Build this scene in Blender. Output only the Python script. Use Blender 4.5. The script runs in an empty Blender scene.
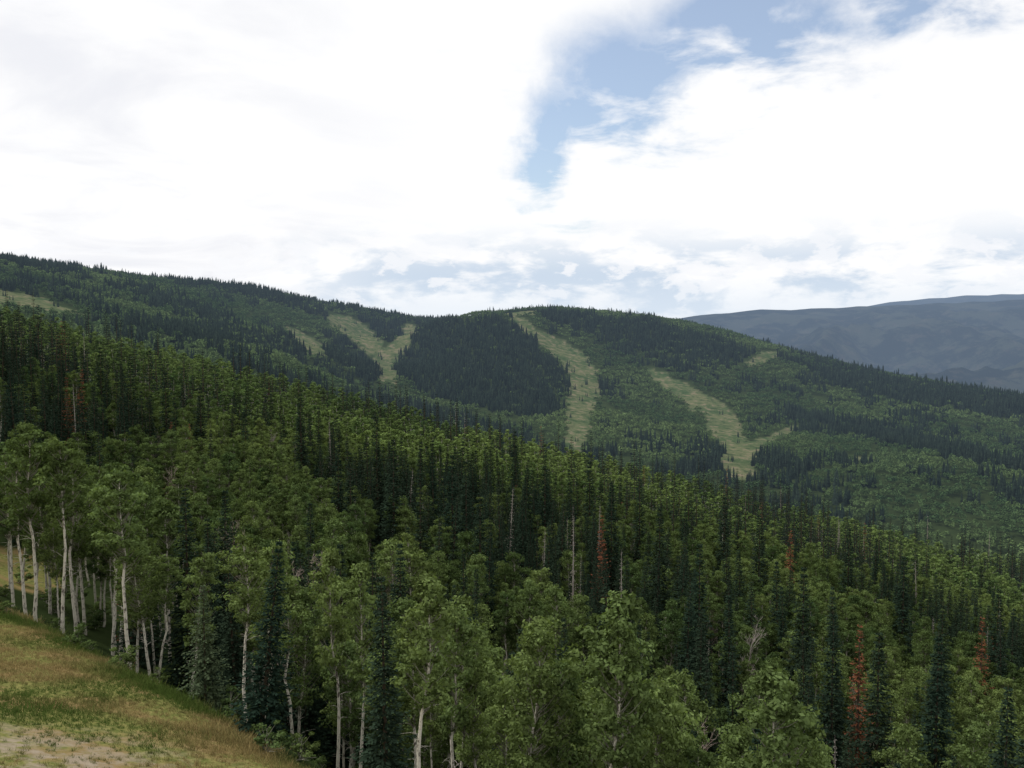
import bpy, math, numpy as np
from mathutils import Vector
rng=np.random.default_rng(7)
scene=bpy.context.scene
F=887.0; TH=math.atan(54/F)
# ---------------------------------------------------------------- helpers
def ray(px,py):
    px=np.asarray(px,float);py=np.asarray(py,float)
    x=(px-512)/F; y=np.ones_like(x); z=-(py-384)/F
    c,s=math.cos(TH),math.sin(TH)
    return x, y*c+z*s, -y*s+z*c
def W(px,py,d):
    x,y,z=ray(px,py); return x/y*d, d+0*x, z/y*d
def hsh(ix,iy,seed):
    n=(ix.astype(np.int64)*374761393+iy.astype(np.int64)*668265263+seed*974634777)&0xffffffff
    n=((n^(n>>13))*1274126177)&0xffffffff
    return ((n^(n>>16))&0xffff)/65535.0
def vnoise(x,y,seed=0):
    ix=np.floor(x);iy=np.floor(y);fx=x-ix;fy=y-iy
    fx=fx*fx*(3-2*fx);fy=fy*fy*(3-2*fy)
    a=hsh(ix,iy,seed);b=hsh(ix+1,iy,seed);c=hsh(ix,iy+1,seed);d=hsh(ix+1,iy+1,seed)
    return (a*(1-fx)+b*fx)*(1-fy)+(c*(1-fx)+d*fx)*fy
def fbm(x,y,s,seed=0,o=4):
    x=np.asarray(x,float)/s;y=np.asarray(y,float)/s;r=0;a=.5
    for i in range(o):
        r=r+a*(vnoise(x,y,seed+i)-.5);x=x*2.03+3.1;y=y*2.03+1.7;a*=.5
    return r*2   # about -1..1
# ---------------------------------------------------------------- terrain heights
CP=[(-300,225,1400),(-150,240,1450),(0,262,1500),(100,276,1600),(200,292,1750),(300,304,1950),(370,314,2150),(440,322,2350),
(-300,275,2200),(0,300,2300),(200,318,2500),(400,335,3000),
(-300,290,800),(0,305,850),(100,325,900),(200,345,950),(200,318,1300),(300,340,1400),(300,372,1050),(340,340,1700),(390,347,1950),(385,378,1600),(380,405,1200),
(430,328,1850),(480,318,1800),(480,343,1600),(480,378,1400),(480,415,1200),(430,366,1550),
(510,314,2000),(560,309,2050),(610,314,2000),(660,322,1950),(710,334,1900),(760,350,1850),(830,366,1800),(930,384,1700),(1024,402,1600),(1200,440,1500),
(560,335,2700),(760,375,2500),(1024,420,2300),(1200,450,2200),
(560,350,1700),(600,390,1450),(600,435,1150),(680,365,1650),(700,400,1450),(730,455,1100),(800,400,1500),(850,440,1200),(900,490,900),(1024,460,1100),(1024,530,750),(1200,560,700),
(512,520,750),(250,420,750),(800,560,750),(0,345,620),(-300,340,600),
(0,390,4500),(512,390,4500),(1024,390,4500),(1400,390,4000)]
CP=np.array(CP,float)
cx,cy,cz=W(CP[:,0],CP[:,1],CP[:,2])
def ker(r2): return 0.5*r2*np.log(r2+1e-12)
P=np.stack([cx,cy],1)/1000.;n=len(P)
K=ker(((P[:,None]-P[None])**2).sum(-1))+np.eye(n)*2e-4
Q=np.concatenate([np.ones((n,1)),P],1)
A=np.block([[K,Q],[Q.T,np.zeros((3,3))]])
sol=np.linalg.solve(A,np.concatenate([cz,np.zeros(3)]))
def tps(x,y):
    sh=x.shape;X=np.stack([x.ravel(),y.ravel()],1)/1000.
    out=np.zeros(len(X))
    for i in range(n): out+=sol[i]*ker((X[:,0]-P[i,0])**2+(X[:,1]-P[i,1])**2)
    out+=sol[n]+X@sol[n+1:]
    return out.reshape(sh)
def Hmid(x,y):
    z=tps(x,np.clip(y,500,4500))
    z=z+fbm(x,y,260,11,4)*10-np.abs(fbm(x,y,420,15,3))*16+3.5
    z=np.clip(z,-420,260)
    z=np.where(y<560,z-(560-y)*.2,z)
    return z
fpx=np.array([-400,0,400,560,640,700,760,830,900,960,1024,1200,1500])
fpy=np.array([345,345,340,330,323,315,309,307,304,301,298,290,285])
f2y=np.array([345,345,340,335,333,330,325,310,300,295,292,288,286])
_,_,fz=W(fpx,fpy,9000.);fx_=(fpx-512)/F*9000
_,_,gz=W(fpx,f2y,15000.);gx_=(fpx-512)/F*15000
def Hfar(x,y):
    c=np.interp(x,fx_,fz)
    rid=1-np.abs(fbm(x,y,1500,31,6))*2.4
    dd=np.abs(y-9000)
    a=c-dd*.13+(rid-.75)*260*np.clip(dd/1500,0.05,1)
    c2=np.interp(x,gx_,gz)
    b=c2-np.abs(y-15000)*.12+fbm(x,y,2500,35,4)*50
    base=-380+fbm(x,y,3000,41,3)*50
    return np.maximum(np.maximum(a,b),base)
def smax(a,b,k):
    h=np.clip(.5+.5*(a-b)/k,0,1);return b*(1-h)+a*h+k*h*(1-h)
def edge_s(x,y): return (x+y-30+fbm(x,y,14,55,2)*2.5)/1.414
def Hnear(x,y):
    s=edge_s(x,y)
    n1=-12.2-.167*x-.267*y-.50*np.maximum(s,0)*(1-np.exp(-np.maximum(s,0)/7))
    Fz=-46-.25*x-.03*y
    h=smax(n1,Fz,10)
    yc=385+fbm(x,y,150,77,2)*30
    h=h-.8*np.maximum(y-yc,0)
    return h+fbm(x,y,60,5,3)*2.2*np.clip(y/150,0,1)+fbm(x,y,5,9,3)*.18
def H(x,y):
    x=np.asarray(x,float);y=np.asarray(y,float)
    m=Hmid(x,y);m=np.where(y<480,-500.,m)
    f=np.where(y>3200,Hfar(x,y),-900.)
    w=np.clip((y-3600)/900,0,1); m=m*(1-w)+w*np.minimum(m,-380)
    return np.maximum(np.maximum(Hnear(x,y),m),f)
def hit(px,py):
    x,y,z=ray(px,py); ds=np.arange(560,3400,6.)
    X=(x/y)[:,None]*ds;Y=np.broadcast_to(ds,X.shape);Z=(z/y)[:,None]*ds
    g=Z-Hmid(X,Y)
    c=g<0; i=np.where(c.any(1),c.argmax(1),(g/ds).argmin(1))
    k=np.arange(len(i));return np.stack([X[k,i],Y[k,i]],1)
def inpoly(x,y,poly):
    r=np.zeros(x.shape,bool);m=len(poly);j=m-1
    for i in range(m):
        xi,yi=poly[i];xj,yj=poly[j]
        c=((yi>y)!=(yj>y))&(x<(xj-xi)*(y-yi)/(yj-yi+1e-9)+xi);r^=c;j=i
    return r
def wpoly(pts):
    q=[]
    for i in range(len(pts)):
        a=np.array(pts[i],float);b=np.array(pts[(i+1)%len(pts)],float)
        for t in (0,.34,.67): q.append(a+(b-a)*t)
    q=np.array(q);return hit(q[:,0],q[:,1])
runs=[[(511,317),(526,317),(537,331),(563,339),(586,357),(598,382),(598,407),(590,430),(584,452),(566,448),(566,400),(563,372),(550,352),(530,338),(513,326)],
[(645,368),(667,374),(701,392),(726,407),(746,431),(757,466),(748,486),(724,478),(715,440),(696,412),(669,393),(650,380)],
[(748,445),(770,436),(788,424),(798,427),(781,441),(755,457)],
[(322,315),(348,316),(374,333),(388,348),(399,340),(405,325),(422,327),(412,347),(400,363),(395,388),(378,383),(371,356),(346,337)],
[(286,327),(300,330),(327,349),(325,361),(306,354)],
[(763,351),(782,352),(776,358),(754,368),(746,364)],
[(-30,286),(40,297),(76,312),(60,317),(-30,303)],
[(846,456),(870,458),(868,462),(845,460)],
[(505,313),(540,310),(541,314),(508,318)]]
runs=[wpoly(r) for r in runs]
cons=[[(400,335),(440,322),(508,320),(530,338),(550,352),(562,377),(560,412),(520,420),(440,400),(398,382)],
[(535,312),(650,322),(760,352),(740,368),(640,346),(560,328)],
[(326,332),(350,340),(375,358),(376,378),(345,368)],
[(780,360),(1060,408),(1060,432),(850,392)],
[(-60,258),(300,302),(430,322),(320,306),(250,297),(0,264)],
[(345,318),(405,320),(400,336),(388,340)],
[(770,404),(900,434),(1060,474),(1060,486),(900,450),(785,418)]]
cons=[wpoly(r) for r in cons]
def runmask(x,y,k=1.):
    x2=x+fbm(x,y,32,61,4)*12*k+fbm(x,y,110,63,2)*14;y2=y+fbm(x,y,32,67,4)*22*k
    m=np.zeros(np.shape(x),bool)
    for r in runs: m|=inpoly(x2,y2,r)
    return m&(y>600)
# ---------------------------------------------------------------- mesh builder
class MB:
    def __init__(s): s.v=[];s.q=[];s.t=[];s.qm=[];s.tm=[];s.qt=[];s.tt=[];s.n=0
    def add(s,v,f,mat=0,tone=None):
        v=np.asarray(v,float).reshape(-1,3);f=np.asarray(f,np.int64)
        if tone is None: tone=np.full(len(f),.5)
        s.v.append(v)
        if f.shape[1]==4: s.q.append(f+s.n);s.qm.append(np.full(len(f),mat));s.qt.append(tone)
        else: s.t.append(f+s.n);s.tm.append(np.full(len(f),mat));s.tt.append(tone)
        s.n+=len(v)
    def mesh(s,name,mats,smooth=False):
        V=np.concatenate(s.v);me=bpy.data.meshes.new(name)
        q=np.concatenate(s.q) if s.q else np.zeros((0,4),int);t=np.concatenate(s.t) if s.t else np.zeros((0,3),int)
        L=np.concatenate([q.ravel(),t.ravel()]).astype(np.int32)
        st=np.concatenate([np.arange(len(q))*4,len(q)*4+np.arange(len(t))*3]).astype(np.int32)
        me.vertices.add(len(V));me.vertices.foreach_set("co",V.astype(np.float32).ravel())
        me.loops.add(len(L));me.loops.foreach_set("vertex_index",L)
        me.polygons.add(len(st));me.polygons.foreach_set("loop_start",st)
        mi=np.concatenate(s.qm+s.tm).astype(np.int32)
        me.polygons.foreach_set("material_index",mi)
        me.update(calc_edges=True)
        a=me.attributes.new("tone","FLOAT","FACE");a.data.foreach_set("value",np.concatenate(s.qt+s.tt).astype(np.float32))
        for m in mats: me.materials.append(m)
        if smooth: me.polygons.foreach_set("use_smooth",np.ones(len(st),bool))
        return me
def tube(mb,path,rad,sides,mat,tone=.5):
    path=np.asarray(path,float);m=len(path)
    d=np.gradient(path,axis=0);d/=np.linalg.norm(d,axis=1,keepdims=True)+1e-9
    up=np.where(np.abs(d[:,2:3])>.9,[[1.,0,0]],[[0,0,1.]])
    a=np.cross(d,up);a/=np.linalg.norm(a,axis=1,keepdims=True)+1e-9;b=np.cross(d,a)
    an=np.arange(sides)/sides*2*np.pi
    V=path[:,None]+np.asarray(rad)[:,None,None]*(np.cos(an)[None,:,None]*a[:,None]+np.sin(an)[None,:,None]*b[:,None])
    i=np.arange(m-1)[:,None]*sides;j=np.arange(sides)[None];k=(j+1)%sides
    f=np.stack([i+j,i+k,i+k+sides,i+j+sides],-1).reshape(-1,4)
    mb.add(V.reshape(-1,3),f,mat,np.full(len(f),tone))
def unit(v): return v/(np.linalg.norm(v,axis=-1,keepdims=True)+1e-9)
def leafquads(mb,c,nrm,size,mat,tone,r):
    t=unit(np.cross(nrm,r.normal(size=nrm.shape)));b=np.cross(nrm,t)
    s=size[:,None]
    V=np.stack([c-t*s,c-b*s*.6,c+t*s,c+b*s*.6],1).reshape(-1,3)
    f=np.arange(len(c)*4).reshape(-1,4);mb.add(V,f,mat,tone)
def aspen(name,seed,Ht,R,base,nb,lv,ls,mats,sides=7):
    r=np.random.default_rng(seed);mb=MB()
    m=9;zz=np.linspace(-1,Ht*.97,m);off=np.cumsum(r.normal(0,.15,(m,2)),0);off-=off[0]
    path=np.column_stack([off,zz]);rad=np.linspace(.18,.03,m)*Ht/17;tube(mb,path,rad,sides,1)
    for i in range(nb):
        t=r.random()**.85;z=Ht*(base+(1-base)*t)
        prof=np.sin(np.pi*np.clip(.12+.83*t,0,1))**.7
        a=r.random()*6.283;d=R*prof*math.sqrt(r.random())*r.uniform(.7,1.25)
        tp=np.array([np.interp(z,zz,path[:,0]),np.interp(z,zz,path[:,1])])
        c=np.array([tp[0]+d*math.cos(a),tp[1]+d*math.sin(a),z]);br=r.uniform(.38,.85)*R/2.4
        if sides>4 or i%4==0:
            z0=max(z-d*r.uniform(.5,1.1)-.5,Ht*base*.8)
            p0=np.array([np.interp(z0,zz,path[:,0]),np.interp(z0,zz,path[:,1]),z0])
            mid=(p0+c)/2+np.array([0,0,-.25*d*.4]);tube(mb,[p0,mid,c],[.04,.024,.01],4,2,.3)
        k=int(lv*r.uniform(.6,1.3));nr=unit(r.normal(size=(k,3)))
        pos=c+nr*br*(r.random((k,1))**.45)*np.array([1.15,1.15,.7])
        nn=unit(nr+r.normal(0,.6,(k,3))+np.array([0,0,.5]))
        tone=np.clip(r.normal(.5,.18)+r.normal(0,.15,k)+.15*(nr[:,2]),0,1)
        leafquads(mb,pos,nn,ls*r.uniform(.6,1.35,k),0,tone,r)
    if sides>4:
        for i in range(7):
            z=Ht*base*r.uniform(.5,1.0);a=r.random()*6.283;L=r.uniform(.5,1.6)
            p=np.array([np.interp(z,zz,path[:,0]),np.interp(z,zz,path[:,1]),z])
            q=p+np.array([math.cos(a)*L,math.sin(a)*L,L*r.uniform(-.1,.5)]);tube(mb,[p,(p+q)/2+[0,0,.1],q],[.03,.02,.008],3,1,.2)
    return mb.mesh(name,mats)
def spruce(name,seed,Ht,R,wh,nbr,spr,sw,mats,base=.06,gap=.1,sides=6):
    r=np.random.default_rng(seed);mb=MB()
    tube(mb,[[0,0,-1],[0,0,Ht*.5],[0,0,Ht]],[.22*Ht/20,.13*Ht/20,.01],sides,1)
    for i in range(wh):
        t=(i+r.uniform(-.3,.3))/wh;t=min(max(t,0),.995);z=Ht*(base+(1-base)*t)
        prof=(1-t)**1.02*(1-.3*math.exp(-t*14))
        wf=r.uniform(.75,1.15)
        for b in range(nbr):
            if r.random()<gap: continue
            a=(b+r.uniform(-.45,.45))/nbr*6.283+i*1.3
            L=R*prof*wf*r.uniform(.5,1.2)+.15
            dr=np.array([math.cos(a),math.sin(a),0]);sd=np.array([-dr[1],dr[0],0])
            k=max(2,int(spr*(.35+.65*L/R)));s=(np.arange(k)+r.random(k))/k*.88+.12
            drop=-.42*s+.22*s*s*(1+t)
            p=dr*s[:,None]*L+np.array([0,0,1.])*(z+drop[:,None]*L+r.normal(0,.05,(k,1)))
            sg=np.where(np.arange(k)%2==0,1,-1)[:,None]
            d=unit(dr*.75+sd*sg*r.uniform(.2,1.0,(k,1))+np.array([0,0,1.])*r.uniform(-.55,.1,(k,1)))
            l=(.30*L*(1.15-s)+.20*Ht/20*sw/.16)[:,None]
            wv=unit(np.cross(d,np.array([0,0,1.])+r.normal(0,.5,(k,3))))*sw*r.uniform(.7,1.3,(k,1))*(1-.35*t)
            V=np.stack([p,p+d*l*.45+wv,p+d*l,p+d*l*.45-wv],1).reshape(-1,3)
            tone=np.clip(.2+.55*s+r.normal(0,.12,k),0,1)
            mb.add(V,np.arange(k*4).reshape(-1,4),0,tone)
    return mb.mesh(name,mats)
def bare(name,seed,Ht,mats,dens=1.0,spread=.33):
    r=np.random.default_rng(seed);mb=MB()
    def br(p,d,L,rad,lev):
        m=4;pts=[p];dd=d
        for i in range(m):
            dd=unit(dd+r.normal(0,.13 if lev else .04,3)+np.array([0,0,.06]));pts.append(pts[-1]+dd*L/m)
        tube(mb,pts,np.linspace(rad,rad*.4,m+1),6 if lev==0 else 3,0,r.random())
        if lev<3:
            k=int([22,6,5][lev]*dens)
            for j in range(k):
                t=r.uniform(.38 if lev==0 else .2,1);i=min(int(t*m),m-1);q=pts[i]+(pts[i+1]-pts[i])*(t*m-i)
                a=unit(r.normal(size=3)*[1,1,.4]);nd=unit(dd*.6+a*.75+[0,0,.2])
                br(q,nd,L*([spread,.55,.5][lev])*r.uniform(.5,1.1)*(1.25-t*.6),max(rad*.30,.014),lev+1)
    br(np.array([0,0,-1.]),np.array([0,0,1.]),Ht,.13,0)
    return mb.mesh(name,mats)
# ---------------------------------------------------------------- materials
class NT:
    def __init__(s,nt): s.nt=nt;nt.nodes.clear()
    def n(s,ty,ins=None,**kw):
        nd=s.nt.nodes.new(ty)
        for k,v in kw.items(): setattr(nd,k,v)
        for k,v in (ins or {}).items():
            sk=nd.inputs[k]
            if isinstance(v,bpy.types.NodeSocket): s.nt.links.new(v,sk)
            else: sk.default_value=v
        return nd
    def m(s,op,a,b=0.,c=None,clamp=False):
        i={0:a,1:b}
        if c is not None:i[2]=c
        return s.n("ShaderNodeMath",i,operation=op,use_clamp=clamp).outputs[0]
    def mix(s,f,a,b,bt='MIX'):
        nd=s.nt.nodes.new("ShaderNodeMix");nd.data_type='RGBA';nd.blend_type=bt
        for k,v in ((0,f),(6,a),(7,b)):
            if isinstance(v,bpy.types.NodeSocket): s.nt.links.new(v,nd.inputs[k])
            else: nd.inputs[k].default_value=v if k==0 else tuple(v)+((1,) if len(v)==3 else ())
        return nd.outputs[2]
    def noise(s,vec,sc,det=4,rough=.5,dist=0.):
        return s.n("ShaderNodeTexNoise",{"Vector":vec,"Scale":sc,"Detail":det,"Roughness":rough,"Distortion":dist}).outputs[0]
    def ramp(s,f,lo,hi):
        return s.n("ShaderNodeMapRange",{0:f,1:lo,2:hi,3:0.,4:1.},interpolation_type='SMOOTHSTEP').outputs[0]
def newmat(name):
    m=bpy.data.materials.new(name);m.use_nodes=True;m.cycles.emission_sampling='NONE';return m,NT(m.node_tree)
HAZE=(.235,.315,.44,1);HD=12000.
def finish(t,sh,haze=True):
    if haze:  # aerial haze painted into the material as emission, stronger with distance from origin
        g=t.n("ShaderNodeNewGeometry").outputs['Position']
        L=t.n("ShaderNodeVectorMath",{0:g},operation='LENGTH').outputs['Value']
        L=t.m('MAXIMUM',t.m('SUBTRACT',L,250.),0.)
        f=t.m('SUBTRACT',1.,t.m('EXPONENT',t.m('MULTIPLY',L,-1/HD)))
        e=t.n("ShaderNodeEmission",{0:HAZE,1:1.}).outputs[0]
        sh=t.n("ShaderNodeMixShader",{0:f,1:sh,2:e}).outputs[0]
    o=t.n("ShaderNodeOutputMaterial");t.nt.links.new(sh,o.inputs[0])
def foliage(name,dark,mid,light,trans=.3,haze=True):
    m,t=newmat(name)
    tone=t.n("ShaderNodeAttribute",attribute_name="tone",attribute_type='GEOMETRY').outputs['Fac']
    tint=t.n("ShaderNodeAttribute",attribute_name="tint",attribute_type='INSTANCER').outputs['Fac']
    rnd=t.n("ShaderNodeObjectInfo").outputs['Random']
    c=t.mix(tint,dark,light)
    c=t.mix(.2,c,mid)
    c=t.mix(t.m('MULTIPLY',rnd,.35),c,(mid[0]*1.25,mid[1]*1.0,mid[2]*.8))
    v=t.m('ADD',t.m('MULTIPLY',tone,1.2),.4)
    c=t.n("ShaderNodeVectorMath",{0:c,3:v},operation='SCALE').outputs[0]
    sh=t.n("ShaderNodeBsdfDiffuse",{0:c}).outputs[0]
    if trans>0:
        c2=t.mix(1.,c,(1.1,1.15,.6),'MULTIPLY')
        tr=t.n("ShaderNodeBsdfTranslucent",{0:c2}).outputs[0]
        sh=t.n("ShaderNodeMixShader",{0:trans,1:sh,2:tr}).outputs[0]
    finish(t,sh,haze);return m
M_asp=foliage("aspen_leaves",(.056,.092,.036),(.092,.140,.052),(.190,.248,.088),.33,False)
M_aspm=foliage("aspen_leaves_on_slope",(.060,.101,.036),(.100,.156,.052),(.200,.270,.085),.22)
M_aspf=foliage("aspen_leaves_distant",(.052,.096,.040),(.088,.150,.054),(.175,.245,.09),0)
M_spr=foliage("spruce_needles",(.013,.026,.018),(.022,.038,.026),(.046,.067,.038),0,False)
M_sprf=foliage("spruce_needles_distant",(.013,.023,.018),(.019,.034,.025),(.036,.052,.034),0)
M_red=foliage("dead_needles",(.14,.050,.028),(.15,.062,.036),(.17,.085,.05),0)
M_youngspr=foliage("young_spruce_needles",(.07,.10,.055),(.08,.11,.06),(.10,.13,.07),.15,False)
def bark(name,a,b,sc):
    m,t=newmat(name);p=t.n("ShaderNodeTexCoord").outputs['Object']
    mp=t.n("ShaderNodeMapping",{0:p,3:(3,3,1.6)}).outputs[0]
    f=t.ramp(t.noise(mp,sc,5,.7),.50,.62)
    tone=t.n("ShaderNodeAttribute",attribute_name="tone").outputs['Fac']
    c=t.mix(f,a,b);c=t.n("ShaderNodeVectorMath",{0:c,3:t.m('ADD',t.m('MULTIPLY',tone,.8),.6)},operation='SCALE').outputs[0]
    bs=t.n("ShaderNodeBsdfDiffuse",{0:c,1:.5}).outputs[0];finish(t,bs,False);return m
B_asp=bark("aspen_bark",(.60,.56,.47),(.14,.12,.10),1.3)
B_lmb=bark("aspen_limb_bark",(.28,.27,.21),(.12,.10,.08),1.3)
B_spr=bark("spruce_bark",(.09,.07,.05),(.05,.04,.03),1.)
B_dead=bark("dead_wood",(.36,.32,.28),(.2,.17,.15),1.)
B_pink=bark("dead_branch_wood",(.40,.33,.28),(.26,.19,.15),1.)
# ---------------------------------------------------------------- terrain mesh
az=np.radians(np.concatenate([np.linspace(-85,-37,40,endpoint=False),np.linspace(-37,37,640),np.linspace(37,85,41)[1:]]))
rr=[2.];
while rr[-1]<34000: rr.append(rr[-1]*(1.0165 if (rr[-1]<900 or rr[-1]>2600) else 1.008))
rr=np.array(rr)
AA,RR=np.meshgrid(az,rr)
X=np.sin(AA)*RR;Y=np.cos(AA)*RR;Z=H(X,Y)
na=len(az);nr_=len(rr)
i=np.arange(nr_-1)[:,None]*na;j=np.arange(na-1)[None]
f=np.stack([i+j,i+j+1,i+j+1+na,i+j+na],-1).reshape(-1,4)
mt,t=newmat("mountain_ground")
pos=t.n("ShaderNodeNewGeometry").outputs['Position']
kind=t.n("ShaderNodeAttribute",attribute_name="run").outputs['Fac']
near=t.n("ShaderNodeAttribute",attribute_name="meadow").outputs['Fac']
far=t.n("ShaderNodeAttribute",attribute_name="far").outputs['Fac']
n1=t.noise(pos,.022,6,.65);n2=t.noise(pos,.09,5,.65);n3=t.noise(pos,2.2,5,.7);n4=t.noise(pos,.22,4,.6);n7=t.noise(pos,.7,5,.65)
floor_=t.mix(n2,(.018,.030,.012),(.045,.062,.022))
run=t.mix(t.ramp(n1,.38,.62),(.056,.086,.034),(.110,.122,.058))
run=t.mix(t.m('MULTIPLY',t.ramp(n2,.50,.64),.8),run,(.185,.155,.10))
run=t.mix(t.m('MULTIPLY',t.ramp(n2,.47,.36),.8),run,(.032,.055,.022))
mead=t.mix(t.ramp(n3,.3,.7),(.085,.110,.028),(.23,.21,.075))
mead=t.mix(t.ramp(n4,.45,.6),mead,(.23,.165,.075))
dirt=t.mix(n3,(.17,.135,.09),(.38,.32,.24))
dm=t.n("ShaderNodeAttribute",attribute_name="dirt").outputs['Fac']
mead=t.mix(t.m('MULTIPLY',dm,t.ramp(t.m('ADD',n7,t.m('MULTIPLY',n4,.5)),.66,.86)),mead,dirt)
n5=t.noise(pos,.0022,8,.72);n6=t.noise(pos,.008,6,.7)
farc=t.mix(t.ramp(n5,.46,.56),(.008,.013,.012),(.036,.042,.03))
farc=t.mix(t.m('MULTIPLY',t.ramp(n6,.52,.64),.45),farc,(.07,.06,.045))
c=t.mix(kind,floor_,run);c=t.mix(near,c,mead);c=t.mix(far,c,farc)
bmp=t.n("ShaderNodeBump",{"Strength":.6,"Distance":.15,"Height":n3}).outputs[0]
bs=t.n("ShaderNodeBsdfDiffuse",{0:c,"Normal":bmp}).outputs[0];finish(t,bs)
mb=MB();mb.add(np.stack([X,Y,Z],-1).reshape(-1,3),f)
me=mb.mesh("mountain_terrain",[mt],True)
def vattr(n_,v):
    a=me.attributes.new(n_,"FLOAT","POINT");a.data.foreach_set("value",np.asarray(v,np.float32).ravel())
vattr("run",runmask(X,Y))
es=edge_s(X,Y)
def clearing(x,y): # small open glade behind the first aspens on the left
    return ((x+70)/11)**2+((y-112)/13)**2<1
def dirtf(x,y): return np.clip(1.5-np.hypot((x+22)/8,(y-37)/6),0,1)
vattr("meadow",np.maximum(np.clip(1-(es-2.)/2.5,0,1),clearing(X,Y)*1.))
vattr("far",np.clip((Y-2900)/500,0,1))
vattr("dirt",dirtf(X,Y))
ter=bpy.data.objects.new("mountain_terrain",me);scene.collection.objects.link(ter)
# ---------------------------------------------------------------- prototypes
PC={}
def proto(col,mesh):
    if col not in PC: PC[col]=bpy.data.collections.new(col)
    o=bpy.data.objects.new(mesh.name,mesh);PC[col].objects.link(o)
AMAT=[M_asp,B_asp,B_lmb]
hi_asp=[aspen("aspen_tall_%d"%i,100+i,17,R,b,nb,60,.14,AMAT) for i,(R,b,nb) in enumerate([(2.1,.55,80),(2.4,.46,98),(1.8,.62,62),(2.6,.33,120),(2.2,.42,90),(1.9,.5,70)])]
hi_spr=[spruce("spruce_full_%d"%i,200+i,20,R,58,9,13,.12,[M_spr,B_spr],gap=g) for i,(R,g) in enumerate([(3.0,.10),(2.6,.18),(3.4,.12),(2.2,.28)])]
red_spr=spruce("spruce_red",300,20,2.4,45,7,10,.11,[M_red,B_spr],gap=.35)
grey_spr=spruce("spruce_grey",301,20,1.8,40,6,5,.06,[B_dead,B_dead],gap=.35)
yg_spr=spruce("spruce_young",302,10,2.5,40,9,13,.09,[M_youngspr,B_spr],gap=.05,base=.03)
bares=[bare("bare_%d"%i,400+i,14,[B_dead if i==0 else B_pink],1.0,.30) for i in range(3)]
shrub=[aspen("shrub_%d"%i,500+i,3,1.5,.1,22,40,.13,AMAT,5) for i in range(2)]
def setp(col,lst):
    for m_ in lst: proto(col,m_)
setp("near_tree_kinds",hi_asp+hi_spr+[red_spr,grey_spr]+bares+shrub)
md_asp=[aspen("aspen_mid_%d"%i,600+i,16,R,b,26,34,.32,[M_aspm,B_asp,B_lmb],4) for i,(R,b) in enumerate([(2.5,.48),(2.9,.38),(2.2,.52)])]
md_spr=[spruce("spruce_mid_%d"%i,700+i,20,R,28,7,5,.22,[M_sprf,B_spr],sides=4) for i,R in enumerate([2.9,2.4,3.3])]
md_red=spruce("spruce_midred",710,20,2.1,22,6,4,.2,[M_red,B_spr],sides=4,gap=.3)
md_grey=spruce("spruce_midgrey",711,20,1.6,20,5,3,.08,[B_dead,B_dead],sides=4,gap=.3)
setp("mid_tree_kinds",md_asp+md_spr+[md_red,md_grey])
def cluster(name,seed,kind,num=7,ext=8.5):
    r=np.random.default_rng(seed);mb=MB()
    for k in range(num):
        ox,oy=r.uniform(-ext,ext,2);h=r.uniform(9,19) if kind=='s' else r.uniform(8,13)
        tt=r.uniform(-.2,.2)
        if kind=='s':
            R=h*.145
            for l in range(6):
                z0=h*(.05+l*.155);z1=z0+h*.30;rad=R*(1-l/6.4);a=np.arange(5)/5*6.283+l
                rj=rad*r.uniform(.7,1.25,5)
                V=np.column_stack([ox+rj*np.cos(a),oy+rj*np.sin(a),z0+r.normal(0,.4,5)]);V=np.vstack([V,[ox,oy,min(z1,h)]])
                ff=np.array([[q,(q+1)%5,5] for q in range(5)]);mb.add(V,ff,0,np.clip(.35+tt+r.normal(0,.12,5)+l*.03,0,1))
        else:
            R=h*.24;k2=46;nrm=unit(r.normal(size=(k2,3)));nrm[:,2]=np.abs(nrm[:,2])*1.0-.25
            p=nrm*np.array([R,R,h*.42])*r.uniform(.6,1.08,(k2,1))+[ox,oy,h*.58]
            leafquads(mb,p,unit(nrm+r.normal(0,.45,(k2,3))+[0,0,.4]),r.uniform(.6,1.25,k2),0,np.clip(.4+tt+r.normal(0,.16,k2),0,1),r)
    return mb.mesh(name,[M_sprf if kind=='s' else M_aspf])
setp("far_grove_kinds",[cluster("grove_aspen_%d"%i,800+i,'a') for i in range(4)]+[cluster("grove_spruce_%d"%i,820+i,'s') for i in range(4)]+[cluster("sapling_spruce_%d"%i,840+i,'s',2,6) for i in range(2)])
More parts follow.
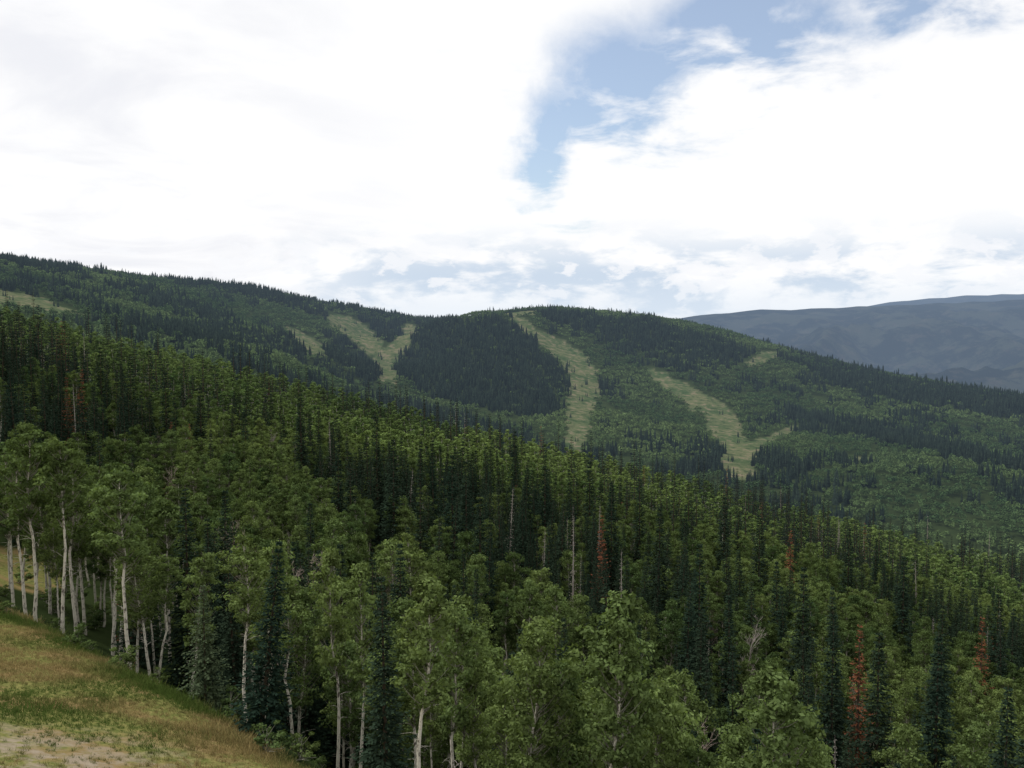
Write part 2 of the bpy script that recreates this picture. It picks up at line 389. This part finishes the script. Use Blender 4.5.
def instancer(name,pts,scl,rotz,kind,tint,colname,tilt=None):
    N=len(pts);me=bpy.data.meshes.new(name);me.vertices.add(N);me.vertices.foreach_set("co",np.asarray(pts,np.float32).ravel())
    names=sorted([o.name for o in PC[colname].objects]);idx=np.array([names.index(k) for k in kind],np.int32)
    def at(n_,ty,v,k): a=me.attributes.new(n_,ty,"POINT");a.data.foreach_set(k,np.ascontiguousarray(v).ravel())
    at("scl","FLOAT_VECTOR",np.asarray(scl,np.float32),"vector")
    r3=np.zeros((N,3),np.float32);r3[:,2]=rotz
    if tilt is not None: r3[:,:2]=tilt
    at("rot","FLOAT_VECTOR",r3,"vector");at("kind","INT",idx,"value");at("tint","FLOAT",np.asarray(tint,np.float32),"value")
    ob=bpy.data.objects.new(name,me);scene.collection.objects.link(ob)
    g=bpy.data.node_groups.new(name+"_scatter","GeometryNodeTree")
    g.interface.new_socket("Geometry",in_out='INPUT',socket_type='NodeSocketGeometry');g.interface.new_socket("Geometry",in_out='OUTPUT',socket_type='NodeSocketGeometry')
    a=g.nodes.new("NodeGroupInput");o=g.nodes.new("NodeGroupOutput");ip=g.nodes.new("GeometryNodeInstanceOnPoints")
    ci=g.nodes.new("GeometryNodeCollectionInfo");ci.inputs[0].default_value=PC[colname];ci.inputs[1].default_value=True;ci.inputs[2].default_value=True
    def na_(n_,ty):
        q=g.nodes.new("GeometryNodeInputNamedAttribute");q.data_type=ty;q.inputs[0].default_value=n_;return q.outputs[0]
    e=g.nodes.new("FunctionNodeEulerToRotation");l=g.links.new
    l(na_("rot","FLOAT_VECTOR"),e.inputs[0]);l(a.outputs[0],ip.inputs["Points"]);l(ci.outputs[0],ip.inputs["Instance"])
    ip.inputs["Pick Instance"].default_value=True;l(na_("kind","INT"),ip.inputs["Instance Index"])
    l(e.outputs[0],ip.inputs["Rotation"]);l(na_("scl","FLOAT_VECTOR"),ip.inputs["Scale"]);l(ip.outputs[0],o.inputs[0])
    md=ob.modifiers.new("scatter","NODES");md.node_group=g;return ob
# ---------------------------------------------------------------- individual trees
hero=[]
def put(px,top,d,mesh,name,mh,tint=.5,maxh=22,wid=1.,lean=0.):
    x,y,z=W(px,top,d);x=float(x);y=float(d);g=float(H(np.array([x]),np.array([y]))[0]);h=float(z)-g
    h=min(max(h,4),maxh)
    o=bpy.data.objects.new(name,mesh);s=h/mh;o.location=(x,y,g-.1);w=wid*max(s,.5*s+.4);o.scale=(w,w,s);o.rotation_euler=(lean,lean*.5,rng.uniform(0,6.28))
    o["tint"]=tint;scene.collection.objects.link(o);hero.append((x,y))
A,S=hi_asp,hi_spr
for px,top,d,k,ti in [(30,428,80,0,.2),(58,440,78,2,.25),(107,448,86,0,.2),(8,445,92,1,.2),(80,436,96,1,.2),(140,440,100,1,.25),(45,450,100,3,.15),(165,455,98,4,.25),(118,470,84,2,.2),(22,440,84,5,.15),(70,450,88,5,.2),
    (450,582,76,2,.5),(487,560,82,0,.55),(530,520,105,2,.3),(405,565,80,1,.35),(300,590,72,3,.35),(350,570,78,3,.45),
    (565,600,72,1,.6),(600,610,68,2,.6),(640,625,66,1,.55),(625,560,95,0,.35),(690,600,85,1,.55),(740,690,66,3,.6),(820,670,75,3,.6),
    (800,705,66,4,.7),(870,720,66,3,.65),(690,640,72,4,.6),(760,620,90,1,.55),(905,640,85,1,.5),(975,610,90,1,.5),(420,700,64,3,.5),
    (345,640,66,3,.3),(250,560,88,4,.4),(560,560,105,1,.4),(330,520,110,1,.45),(480,610,70,1,.45),(960,700,72,3,.6),(405,520,112,0,.95),(390,530,108,5,.9)]:
    put(px,top,d,A[k],"aspen_tree",17.,ti,19)
for px,top,d,k,ti in [(185,485,84,2,.1),(300,372,190,1,.1),(245,408,180,3,.1),(376,378,185,1,.1),(393,430,150,2,.1),(452,430,150,0,.1),(466,455,145,1,.1),
    (512,648,66,2,.25),(130,540,82,1,.3),(590,425,200,0,.1),(400,540,98,0,.15),(232,600,78,0,.2),(835,560,95,1,.1),(805,520,120,0,.1),
    (1010,640,80,2,.1),(940,600,95,0,.1),(660,500,150,0,.1),(612,450,170,2,.05),(700,540,120,1,.1),(880,610,90,2,.1),(310,500,120,1,.1),(420,470,140,3,.1),(945,540,120,1,.1),(560,640,90,1,.1),
    (100,345,200,0,.1),(60,340,210,1,.1),(130,355,190,2,.1),(165,370,185,1,.1),(20,350,200,2,.1),(200,385,180,0,.1),(545,440,190,1,.1),(515,420,230,0,.1),(640,470,190,1,.1),(725,490,190,0,.1),(760,505,170,2,.1),(850,500,190,1,.1),(905,530,160,0,.1),(1000,560,150,2,.1),(350,450,150,1,.1),(480,490,130,0,.1)]:
    put(px,top,d,S[k],"spruce_tree",20.,ti,27,1.05)
put(203,582,62,yg_spr,"spruce_tree",10.,.5,13)
for px,top,d in [(862,545,110),(792,470,190),(602,500,150),(985,545,140)]: put(px,top,d,red_spr,"dead_spruce_tree",20.,.3,23,1.1)
for px,top,d,k in [(285,478,84,1),(240,515,105,2),(305,500,100,1),(385,520,108,2),(690,600,78,1),(740,530,115,0),(258,530,92,1)]:
    put(px,top,d,bares[k],"dead_aspen_tree",14.,.5,17,.8)
hero=np.array(hero)
# ---------------------------------------------------------------- near forest scatter
def jitter(x0,x1,y0,y1,sp,r):
    gx,gy=np.meshgrid(np.arange(x0,x1,sp),np.arange(y0,y1,sp));gx=gx.ravel()+r.uniform(-.5,.5,gx.size)*sp;gy=gy.ravel()+r.uniform(-.5,.5,gy.size)*sp
    return gx,gy
def canopy_cap(x,y):
    # the stand close to the meadow is younger: tree tops stay below this height
    b=np.interp(x/y,[-.58,-.40,-.24,-.07,.10,.32,.58],[.118,.155,.195,.275,.300,.335,.315])
    return -(b*y)
r=np.random.default_rng(21)
x,y=jitter(-200,220,40,235,3.9,r)
keep=(np.abs(x)<.68*y+12)&(edge_s(x,y)>4.0)&(~clearing(x,y))&(fbm(x,y,20,91,2)>-.42)
keep&=~((edge_s(x,y)<9)&(r.random(len(x))<.5))
dh=np.sqrt(((x[:,None]-hero[None,:,0])**2+(y[:,None]-hero[None,:,1])**2).min(1));keep&=dh>2.8
keep&=~((x<-36)&(x>-60)&(y<88)&(x+y<44))
x,y=x[keep],y[keep];z=H(x,y)
cap=(canopy_cap(x,y)-z)
cn=fbm(x,y,30,93,3)+np.where((x<-60)&(y>120),.2,0)
pc=np.clip(.36+cn*2.0-np.where((x/y>-.36)&(x/y<-.1)&(y>150),.15,0),.06,.95)
u=r.random(len(x));kind=[];sc=[];ti=[];ok=[]
tvn=fbm(x,y,30,95,2)
for a in range(len(x)):
    hc=cap[a]*r.uniform(.78,1.0) if y[a]<105 else 99
    if u[a]<pc[a]:
        v=r.random();k="spruce_full_%d"%r.integers(4)
        if v<.015:k="spruce_red"
        elif v<.05:k="spruce_grey"
        s=min(r.uniform(.5,1.15),hc/20);w=(s*.75+.2)*r.uniform(.85,1.15);tv=r.uniform(0,.5)
    else:
        v=r.random();k="aspen_tall_%d"%r.integers(6);s=min(r.uniform(.68,.98),hc/17);w=(s*.7+.24)*r.uniform(.85,1.15)
        if v<.03 and y[a]>100:k="bare_%d"%r.integers(3);w*=.7
        tv=np.clip(.40+tvn[a]*.9+r.normal(0,.26)+x[a]*.0015,0,1)
    ok.append(s>.22);kind.append(k);sc.append((w,w,s));ti.append(tv)
ok=np.array(ok);kind=[k for k,o in zip(kind,ok) if o];sc=np.array(sc)[ok];ti=np.array(ti)[ok];x,y,z=x[ok],y[ok],z[ok]
instancer("forest_near",np.stack([x,y,z-.1],1),sc,r.uniform(0,6.28,len(x)),kind,ti,"near_tree_kinds",r.normal(0,.035,(len(x),2)))
# understory shrubs
x,y=jitter(-90,90,36,150,3.4,r);keep=(np.abs(x)<.65*y+8)&(edge_s(x,y)>1.5)&(r.random(len(x))<.5)&~(clearing(x,y)&(r.random(len(x))<.6))
keep&=~((x<-36)&(x>-60)&(y<88)&(x+y<40)&(r.random(len(x))<.5))
x,y=x[keep],y[keep];s=r.uniform(.2,.85,len(x))
instancer("understory_shrubs",np.stack([x,y,H(x,y)],1),np.stack([s*1.2,s*1.2,s],1),r.uniform(0,6.28,len(x)),["shrub_%d"%k for k in r.integers(0,2,len(x))],r.uniform(0,.6,len(x)),"near_tree_kinds")
# ---------------------------------------------------------------- middle forest on the near slope
x,y=jitter(-420,420,235,600,5.0,r)
keep=(np.abs(x)<.66*y)&(fbm(x,y,30,91,2)>-.6)&(Hnear(x,y)>Hmid(x,y)-5);x,y=x[keep],y[keep];z=H(x,y)
cn=fbm(x,y,50,97,3)+np.where((x/y<-.33)&(y<330),.2,0)
pc=np.clip(.24+cn*1.9-np.where(y>335,.12,0)-np.where((x/y>-.33)&(x/y<-.08),.14,0),.03,.95);u=r.random(len(x));v=r.random(len(x))
isS=u<pc
kind=np.where(isS,np.where(v<.03,"spruce_midred",np.where(v<.06,"spruce_midgrey",np.char.add("spruce_mid_",r.integers(0,3,len(x)).astype(str)))),np.char.add("aspen_mid_",r.integers(0,3,len(x)).astype(str)))
s=np.where(isS,.5+.75*r.random(len(x))**1.3,r.uniform(.6,.88,len(x)));w=s*np.where(isS,r.uniform(.85,1.1,len(x)),r.uniform(1.0,1.25,len(x)))
ti=np.where(isS,r.uniform(0,.4,len(x)),np.clip(.42+fbm(x,y,45,99,3)*1.0+r.normal(0,.2,len(x)),0,1))
instancer("forest_on_slope",np.stack([x,y,z-.2],1),np.stack([w,w,s],1),r.uniform(0,6.28,len(x)),list(kind),ti,"mid_tree_kinds")
# ---------------------------------------------------------------- distant forest
x,y=jitter(-2100,2100,520,3000,13.0,r);inrun=runmask(x,y);inview=(np.abs(x)<.68*y)
sap=inrun&inview&(r.random(len(x))<.06);sx,sy=x[sap],y[sap]
nr1=runmask(x,y-14)|runmask(x,y+10)   # thin the edge trees a little so runs stay open
keep=inview&(~inrun)&~(nr1&(r.random(len(x))<.4))
x,y=x[keep],y[keep];z=H(x,y);inc=np.zeros(len(x),bool)
x2=x+fbm(x,y,60,71,3)*40;y2=y+fbm(x,y,60,73,3)*55
for cpl in cons: inc|=inpoly(x2,y2,cpl)
cn=fbm(x,y,130,103,4)
pc=np.where(inc,.92,np.clip(.06+cn*1.7,.015,.9))
pc=np.where((y>2050)&~inc,np.maximum(pc,.3),pc)
isS=r.random(len(x))<pc
thin=(fbm(x,y,120,107,3)<-.45)&(r.random(len(x))<.4);x,y,z,isS=[q[~thin] for q in (x,y,z,isS)]
kind=np.where(isS,np.char.add("grove_spruce_",r.integers(0,4,len(x)).astype(str)),np.char.add("grove_aspen_",r.integers(0,4,len(x)).astype(str)))
s=np.where(isS,r.uniform(.75,1.2,len(x)),r.uniform(.55,.9,len(x)))
ti=np.where(isS,r.uniform(.1,.7,len(x)),np.clip(.36+fbm(x,y,110,109,4)*1.3+r.normal(0,.16,len(x)),0,1))
x=np.concatenate([x,sx]);y=np.concatenate([y,sy]);z=H(x,y);kind=list(kind)+["sapling_spruce_%d"%q for q in r.integers(0,2,len(sx))]
s=np.concatenate([s,r.uniform(.3,.7,len(sx))]);ti=np.concatenate([ti,r.uniform(.2,.7,len(sx))])
instancer("distant_forest",np.stack([x,y,z-.5],1),np.stack([s,s,s],1),r.uniform(0,6.28,len(x)),kind,ti,"far_grove_kinds")
print("counts",len(x))
# ---------------------------------------------------------------- grass tufts
mg,t=newmat("meadow_grass")
tint=t.n("ShaderNodeAttribute",attribute_name="tint",attribute_type='INSTANCER').outputs['Fac']
tone=t.n("ShaderNodeAttribute",attribute_name="tone").outputs['Fac']
c=t.mix(tint,(.09,.135,.032),(.32,.25,.11));c=t.n("ShaderNodeVectorMath",{0:c,3:t.m('ADD',tone,.45)},operation='SCALE').outputs[0]
d=t.n("ShaderNodeBsdfDiffuse",{0:c}).outputs[0];tr=t.n("ShaderNodeBsdfTranslucent",{0:c}).outputs[0]
finish(t,t.n("ShaderNodeMixShader",{0:.3,1:d,2:tr}).outputs[0],False)
for q in range(3):
    r2=np.random.default_rng(900+q);mb=MB();k=26
    b=np.column_stack([r2.normal(0,.14,(k,2)),np.zeros(k)]);dr=unit(np.column_stack([r2.normal(0,.45,(k,2)),np.ones(k)]))
    hh=r2.uniform(.10,.34,(k,1));sdv=unit(np.cross(dr,r2.normal(size=(k,3))))*.014
    V=np.stack([b-sdv,b+sdv,b+dr*hh],1).reshape(-1,3);mb.add(V,np.arange(k*3).reshape(-1,3),0,r2.random(k))
    proto("grass_tufts",mb.mesh("grass_tuft_%d"%q,[mg]))
x,y=jitter(-62,10,14,92,.33,r);keep=(edge_s(x,y)<4.5)&(np.abs(x)<.66*y+3)
keep&=(r.random(len(x))>dirtf(x,y)*.72)
x,y=x[keep],y[keep];s=r.uniform(.4,1.2,len(x))*np.clip(1+fbm(x,y,3,115,2)*.8,.5,1.6)*np.where(edge_s(x,y)>1,1.5,1)
instancer("meadow_grass",np.stack([x,y,H(x,y)],1),np.stack([s,s,s],1),r.uniform(0,6.28,len(x)),["grass_tuft_%d"%k for k in r.integers(0,3,len(x))],np.clip(.40+fbm(x,y,5,111,3)*1.7+r.normal(0,.15,len(x)),0,1),"grass_tufts")
# ---------------------------------------------------------------- world
SUN_EL=math.radians(55);SUN_AZ=math.radians(-75)  # azimuth from +Y towards +X
w=bpy.data.worlds.new("World");scene.world=w;w.use_nodes=True;t=NT(w.node_tree)
sky=t.n("ShaderNodeTexSky");sky.sky_type='NISHITA';sky.sun_disc=False;sky.sun_elevation=SUN_EL;sky.sun_rotation=SUN_AZ
bg1=t.n("ShaderNodeBackground",{0:sky.outputs[0],1:.15}).outputs[0]
D=t.n("ShaderNodeTexCoord").outputs['Generated']
sp=t.n("ShaderNodeSeparateXYZ",{0:D});dx,dy,dz=sp.outputs
azn=t.m('MULTIPLY',t.m('ARCTAN2',dx,dy),57.2958);eln=t.m('MULTIPLY',t.m('ARCSINE',dz),57.2958)
k=t.m('DIVIDE',1.,t.m('ADD',t.m('MAXIMUM',dz,0.),.16))
cv=t.n("ShaderNodeCombineXYZ",{0:t.m('MULTIPLY',dx,k),1:t.m('MULTIPLY',dy,k),2:0.}).outputs[0]
nA=t.noise(cv,1.6,7,.55,.5);nB=t.noise(cv,3.2,7,.6,.3);nD=t.noise(D,9.,7,.6)
nS=t.noise(t.n("ShaderNodeMapping",{0:D,3:(9.,9.,26.)}).outputs[0],1.,8,.58,.25)
nT=t.noise(t.n("ShaderNodeMapping",{0:D,1:(3.,7.,2.),3:(20.,20.,40.)}).outputs[0],1.,7,.6,.2)
warp=t.m('MULTIPLY',t.m('SUBTRACT',nD,.5),10.);warp2=t.m('MULTIPLY',t.m('SUBTRACT',nB,.5),9.)
def blob(a0,e0,ra,re,rot=0.):
    a=t.m('SUBTRACT',t.m('ADD',azn,warp),a0);e=t.m('SUBTRACT',t.m('ADD',eln,warp2),e0)
    cr,sr=math.cos(math.radians(rot)),math.sin(math.radians(rot))
    u=t.m('ADD',t.m('MULTIPLY',a,cr/ra),t.m('MULTIPLY',e,sr/ra));v=t.m('ADD',t.m('MULTIPLY',a,-sr/re),t.m('MULTIPLY',e,cr/re))
    q=t.m('ADD',t.m('MULTIPLY',u,u),t.m('MULTIPLY',v,v));return t.m('EXPONENT',t.m('MULTIPLY',q,-1.))
gap=blob(3.,12.,2.7,4.5,-8)
gap=t.m('MAXIMUM',gap,blob(7.5,15.4,5.4,3.9,0));gap=t.m('MAXIMUM',gap,blob(14,17.9,8.,3.5,6));gap=t.m('MAXIMUM',gap,t.m('MULTIPLY',blob(26,20.4,9.,3.3,6),.95))
dens=t.ramp(t.m('ADD',t.m('MULTIPLY',gap,1.0),t.m('MULTIPLY',t.m('SUBTRACT',nB,.5),1.1)),1.0,.12)
dens=t.m('MAXIMUM',dens,.15)
leftm=t.ramp(azn,0.,-24.)
grey=t.m('MULTIPLY',t.ramp(nA,.42,.68),t.m('ADD',.10,t.m('MULTIPLY',leftm,.42)))
cc=t.mix(grey,(1.03,1.03,1.035),(.74,.76,.84))
low=t.m('MULTIPLY',t.m('MULTIPLY',t.ramp(eln,7.5,3.2),t.ramp(nS,.43,.58)),t.ramp(azn,-20.,-6.))
cc=t.mix(t.m('MULTIPLY',low,.85),cc,(.54,.66,.81))
puff=t.m('MULTIPLY',t.ramp(eln,8.,4.),t.ramp(nT,.52,.60))
cc=t.mix(t.m('MULTIPLY',puff,.8),cc,(.96,.97,1.0))
hz=t.m('MULTIPLY',t.ramp(eln,4.,.8),t.ramp(azn,-26.,-4.));cc=t.mix(t.m('MULTIPLY',hz,.6),cc,(.74,.83,.93))
bg2=t.n("ShaderNodeBackground",{0:cc,1:1.}).outputs[0]
mx=t.n("ShaderNodeMixShader",{0:dens,1:bg1,2:bg2}).outputs[0]
o=t.n("ShaderNodeOutputWorld");t.nt.links.new(mx,o.inputs[0])
# ---------------------------------------------------------------- sun, camera
sd=bpy.data.lights.new("sun","SUN");sd.energy=2.0;sd.angle=math.radians(12);sd.color=(1,.96,.9)
so=bpy.data.objects.new("sun",sd);scene.collection.objects.link(so)
dirv=Vector((math.sin(SUN_AZ)*math.cos(SUN_EL),math.cos(SUN_AZ)*math.cos(SUN_EL),math.sin(SUN_EL)))
so.rotation_euler=dirv.to_track_quat('Z','Y').to_euler()
cd=bpy.data.cameras.new("camera");cd.sensor_width=36;cd.lens=F/1024*36;cd.clip_start=.5;cd.clip_end=60000
co=bpy.data.objects.new("camera",cd);scene.collection.objects.link(co);co.location=(0,0,0);co.rotation_euler=(math.pi/2-TH,0,0);scene.camera=co
scene.view_settings.view_transform='Standard';scene.view_settings.look='None'
